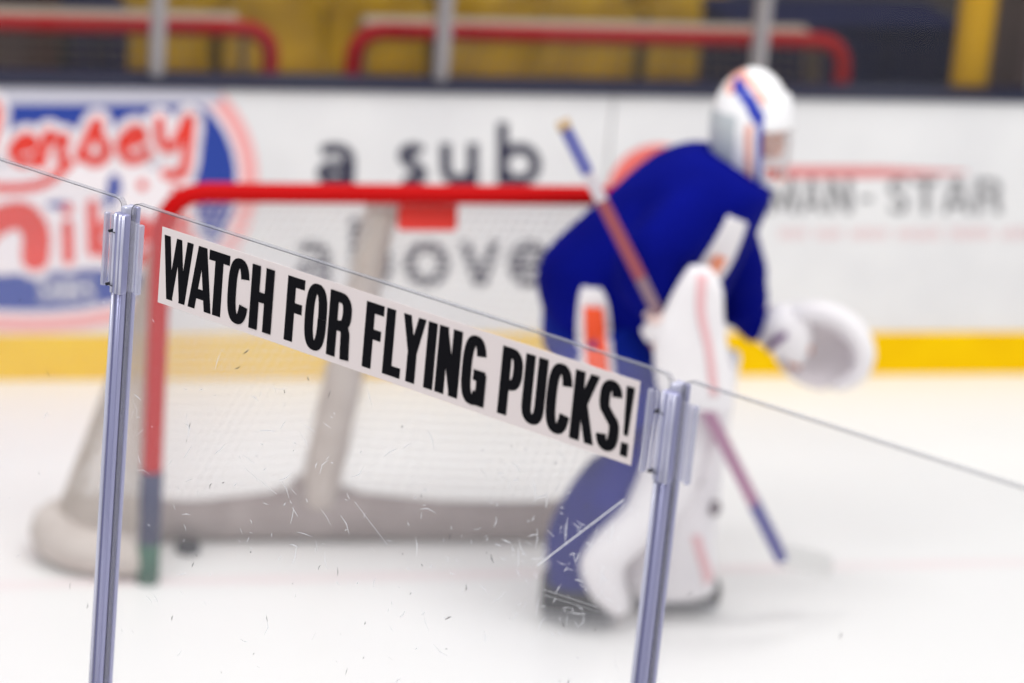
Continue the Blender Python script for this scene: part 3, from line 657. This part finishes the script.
for j_ in range(NV):
    for k_ in range(NU):
        th = PI*(j_+.5)/NV; ph = 2*PI*(k_+.5)/NU; ph = ph-2*PI if ph > PI else ph; pd = math.degrees(abs(ph)); td = math.degrees(th)
        if 86 < td < 136 and pd < 76-.5*max(0, td-112): continue          # face opening
        if td > 150: continue                                               # neck opening
        hx, hz = math.sin(th)*math.cos(ph), math.cos(th); m_ = 0
        if hx < -.42 and -.6 < hz < .3: m_ = 1
        if seg_d(hx, hz, ((-.40, .74), (-.14, .56), (.10, .30))) < .13: m_ = 2
        elif seg_d(hx, hz, ((-.62, .66), (-.36, .92), (-.05, .80), (.2, .58))) < .08: m_ = 3
        if 80 <= td < 138 and 76 <= pd < 84: m_ = 2
        if 80 <= td < 146 and 91 <= pd < 101: m_ = 3
        if 136 <= td < 142 and pd < 40: m_ = 3
        fs.append((j_*NU+k_, j_*NU+(k_+1) % NU, (j_+1)*NU+(k_+1) % NU, (j_+1)*NU+k_)); mi.append(m_)
mk.v = vs; mk.f = fs; mk.mi = mi
mask = wear(mk, 'goalie_mask', [M_maskw, M_maskg, M_maskb, M_masko]); sd = mask.modifiers.new('shell', 'SOLIDIFY'); sd.thickness = .007; sd.offset = 1
mask['label'] = 'white mask with blue and orange flashes and grey back'
cg = MB()
for td in (92, 101, 110, 119, 128): cg.tube([mask_pt(math.radians(td), math.radians(a), 1.03) for a in range(-76, 77, 8)], .0022, 6)
for a in (-60, -40, -20, 0, 20, 40, 60): cg.tube([mask_pt(math.radians(t), math.radians(a), 1.03) for t in range(84, 139, 6)], .0022, 6)
wear(cg, 'cage', M_cage, mask)
wear(MB().tube(spline([(0.239, -0.06, 1.421), (0.26, -0, 1.383), (0.249, 0.06, 1.389)], 5), .018, 8), 'chin_guard', M_orange, mask)
# leg pads
def pad(prs, yc, dep, name, label):
    pr = [(V(a), V(b_)) for a, b_ in prs]
    mb = MB(); q, d_ = smooth_pairs(pr, dep); pairs_loft(mb, q, d_, n=22, e=2.6)
    o = wear(mb, name, M_gearw, bevel=0); o['label'] = label; return o
padR = pad([((0.003, -0.13, 0.85), (0.206, -0.13, 0.854)), ((-0.042, -0.13, 0.698), (0.185, -0.13, 0.711)), ((-0.064, -0.13, 0.556), (0.148, -0.13, 0.558)), ((-0.095, -0.13, 0.443), (0.106, -0.13, 0.435)), ((-0.17, -0.13, 0.341), (0.013, -0.13, 0.319)), ((-0.217, -0.12, 0.237), (-0.059, -0.12, 0.225)), ((-0.17, -0.11, 0.131), (-0.056, -0.11, 0.137)), ((-0.11, -0.1, 0.07), (-0.034, -0.1, 0.08))],
    -.13, [.08, .12, .135, .14, .14, .14, .13, .10], 'leg_pad', 'white leg pad of the near right leg')
padL = pad([((0.025, 0.099, 0.804), (0.233, 0.1, 0.809)), ((0.009, 0.101, 0.587), (0.219, 0.101, 0.592)), ((0.011, 0.1, 0.394), (0.213, 0.1, 0.405)), ((-0.031, 0.09, 0.216), (0.211, 0.09, 0.236)), ((-0.064, 0.08, 0.115), (0.222, 0.08, 0.146)), ((-0.041, 0.07, 0.052), (0.225, 0.07, 0.081))],
    .1, [.09, .135, .14, .14, .14, .12], 'leg_pad', 'white leg pad of the far left leg')
decal([((0.13, -0, 0.282), (0.157, -0, 0.285)), ((0.152, 0, 0.219), (0.178, -0, 0.225)), ((0.176, 0, 0.156), (0.202, -0, 0.165)), ((0.185, -0, 0.124), (0.211, 0, 0.13))], [padL, padR], 'pad_stripe', M_pinkline, .004, 6)['label'] = 'pale red stripe on the far leg pad'
for x_, y_, z_, nm in ((-0.106, -0.241, 0.246)+('',), (0.034, -0.05, 0.181)+('',), (0.193, -0.02, 0.367)+('',), (0.127, -0.05, 0.462)+('',)):
    wear(MB().ball((x_, y_, z_), .020, .014, .026, 10, 8), 'strap_buckle', mat('buckle', (120, 108, 116), .6), padL if x_ > 0 else padR)
wear(MB().tube(spline([(-0.004, -0.13, 0.676), (-0.057, -0.13, 0.547), (-0.135, -0.13, 0.433), (-0.193, -0.12, 0.303), (-0.197, -0.12, 0.207), (-0.194, -0.12, 0.143)], 4), [.092]*7+[.102]*10+[.095]*4, 16), 'calf_guard', M_sock)['label'] = 'blue back of the near leg pad'
# skates
def skate(x0, x1, y, name, lab):
    r_ = wear(MB().rings([[V((x0+(x1-x0)*t, y+s*wy, z)) for s, z in ((-1, .036), (1, .036), (1, .036+hh*.6), (.7, .036+hh), (-.7, .036+hh), (-1, .036+hh*.6))] for t, wy, hh in ((0, .036, .1), (.08, .046, .13), (.4, .052, .115), (.75, .05, .085), (.95, .038, .065), (1, .02, .04))]), name, M_boot, bevel=.006)
    r_['label'] = lab
    wear(MB().box((x0+.02, y-.016, .018), (x1-.02, y+.016, .04)), 'blade_holder', M_white_pl, r_, False, bevel=.004)
    wear(MB().box((x0+.005, y-.002, .0), (x1-.005, y+.002, .022)), 'blade', M_steel, r_, False)
skate(-.305, -.07, -.085, 'skate', 'black skate of the near right foot'); skate(-.03, .245, .07, 'skate', 'black skate of the far left foot')
# blocker on the right hand
bl = pad([((0.027, -0.37, 1.217), (0.086, -0.37, 1.216)), ((0.004, -0.37, 1.177), (0.122, -0.37, 1.166)), ((-0.028, -0.37, 1.095), (0.137, -0.37, 1.073)), ((-0.051, -0.37, 0.978), (0.157, -0.37, 0.98)), ((-0.032, -0.365, 0.858), (0.185, -0.365, 0.868)), ((0.002, -0.365, 0.792), (0.188, -0.365, 0.805))], -.37, [.02, .034, .036, .036, .034, .02], 'blocker', 'white blocker board on the stick hand')
decal([((0.048, -0.4, 1.205), (0.076, -0.4, 1.207)), ((0.055, -0.4, 1.1), (0.08, -0.4, 1.102)), ((0.091, -0.4, 0.985), (0.113, -0.4, 0.987)), ((0.118, -0.4, 0.85), (0.14, -0.4, 0.852))], [bl], 'blocker_stripe', M_pinkline, .003, 4)['label'] = 'pale red stripe on the blocker'
wear(MB().tube([(-0.071, -0.33, 0.993), (-0.046, -0.34, 1.019), (0.002, -0.341, 1.047)], [.028, .036, .036], 14), 'blocker_cuff', M_gearw, bl)
STA, STB = V((-0.361, -0.5, 1.632)), V((0.395, -0.12, 0.27))
def on_stick(t): return STA.lerp(STB, t)
hc = on_stick((314-122)/434.); ax = (STB-STA).normalized(); sd1 = ax.cross(V((0, 1, 0))).normalized(); sd2 = ax.cross(sd1)
wear(MB().ball(hc+sd1*-.0+V((.042, .012, -.0)), .036, .03, .045, 14, 10), 'glove_palm', M_palm, bl)
for i in range(4):
    c = hc+ax*(-.036+.024*i); fr = [.0135, .0145, .0135, .0115][i]
    wear(MB().tube([c+V((.04, .012, 0))]+[c+(sd1*math.cos(a)+sd2*math.sin(a))*.030 for a in (-.4, .5, 1.4, 2.3, 3.1)], [fr]*3+[fr*.95]*2+[fr*.8], 10), 'finger', M_palm, bl)
wear(MB().tube([hc+V((.04, 0, .04)), hc+ax*-.05+sd2*-.034, hc+ax*-.045+sd1*-.034], [.016, .014, .012], 10), 'thumb', M_palm, bl)
# catching glove on the left hand
cc = V((0.482, 0.3, 0.791)); R_ = Matrix.Rotation(math.radians(24), 3, 'Y')
def bowl(a, r_, k=1):   # a round the rim, r_ 0 centre..1 rim
    return cc+R_@V((.142*r_*math.cos(a)*k, (.065*(1-r_**2.2)-.02), .112*r_*math.sin(a)*k))
cg_ = MB(); RN = 8
cg_.rings([[bowl(2*PI*q/28, max(.02, i/RN)) for q in range(28)] for i in range(RN+1)], False)
gl_ = wear(cg_, 'catching_glove', M_pocket); sd = gl_.modifiers.new('leather', 'SOLIDIFY'); sd.thickness = .012; sd.offset = 1
gl_['label'] = 'white catching glove with grey pocket held out in front'
wear(MB().tube([bowl(math.radians(a), 1, 1.0) for a in range(172, -58, -10)], [.012+.026*math.sin(PI*min(1, (i+1.5)/23))**.6 for i in range(23)], 12), 'glove_rim', M_gearw, gl_)
wear(MB().tube([bowl(math.radians(a), 1, 1.0) for a in range(302, 172, -10)], .011, 10), 'pocket_lace', M_pocket, gl_)
for q in range(5):
    a = math.radians(150-34*q); wear(MB().tube([bowl(a, 1.0, 1.02)+V((0, .02, 0)), bowl(a, .7, 1.12)+V((0, .03, 0)), bowl(a, .35, 1.1)+V((0, .035, 0))], [.026, .028, .022] if q else [.03, .032, .026], 10), 'glove_finger' if q else 'glove_thumb', M_gearw, gl_)
pairs_loft(cf := MB(), [((0.288, 0.28, 0.804), (0.316, 0.28, 0.915)), ((0.338, 0.29, 0.766), (0.37, 0.29, 0.926)), ((0.396, 0.3, 0.736), (0.428, 0.3, 0.899)), ((0.434, 0.3, 0.726), (0.458, 0.3, 0.844))], [.06, .07, .065, .04], 18)
wear(cf, 'glove_cuff', M_gearw, gl_)
wear(MB().tube([(0.319, 0.22, 0.795), (0.344, 0.21, 0.832), (0.372, 0.21, 0.854)], [.010, .013, .009], 8), 'cuff_strap', M_purple, gl_)

# ------------------------------------------------------------------ stick, puck
st = empty('goalie_stick', GREF, GROT); tag(st, 'goalie stick with blue grip and reddish shaft held by the crouching goalie', 'hockey stick')
def shaft(t0, t1, name, m, wa=.0165, wb=.0125, lab=None):
    a, b_ = on_stick(t0), on_stick(t1); u1 = sd1*wa; u2 = sd2*wb
    o = MB().rings([[c+u1+u2, c+u1-u2, c-u1-u2, c-u1+u2] for c in (a, b_)]).build(name, m, st, bevel=.003)
    if lab: o['label'] = lab
shaft(0, .012, 'butt_knob', mat('tape_tan', (186, 160, 130), .8), .02, .018)
shaft(.012, .105, 'grip_tape', mat('tape_blue', (104, 108, 176), .8), .017, .014, 'blue tape grip')
shaft(.105, .165, 'shaft', mat('shaft_pale', (214, 206, 212), .5), lab='pale upper shaft')
shaft(.165, .335, 'shaft', mat('shaft_red', (158, 74, 84), .6), lab='dull red shaft')
shaft(.335, .5, 'shaft', mat('shaft_brown', (140, 112, 124), .5), lab='grey brown shaft')
shaft(.5, .86, 'paddle', mat('paddle_rose', (168, 110, 146), .5), .0165, .028, lab='rose coloured paddle')
shaft(.86, 1.0, 'paddle', mat('paddle_blue', (58, 56, 140), .5), .0175, .029, lab='blue lower end of the paddle')
hl = on_stick(1.0); tip = V((0.568, 0.02, 0.191))
MB().rings([[hl.lerp(tip, t)+V((0, 0, h_))+V((0, s*th_, 0)) for h_, s in ((-.03, -1), (-.03, 1), (.045*q, 1), (.045*q, -1))] for t, th_, q in ((-.03, .014, .6), (.1, .012, 1), (.5, .01, 1), (.9, .009, .9), (1.0, .007, .5))]).build('blade', mat('blade_white', (226, 224, 222), .5), st, bevel=.004)
pk = MB().tube([(0, 0, 0), (0, 0, .002), (0, 0, .0235), (0, 0, .0255)], [.036, .038, .038, .036], 24).build('puck', M_rubber, None, True); pk.location = (.15, .225, 0)
tag(pk, 'black hockey puck lying against the grey base pad in goal', 'puck')
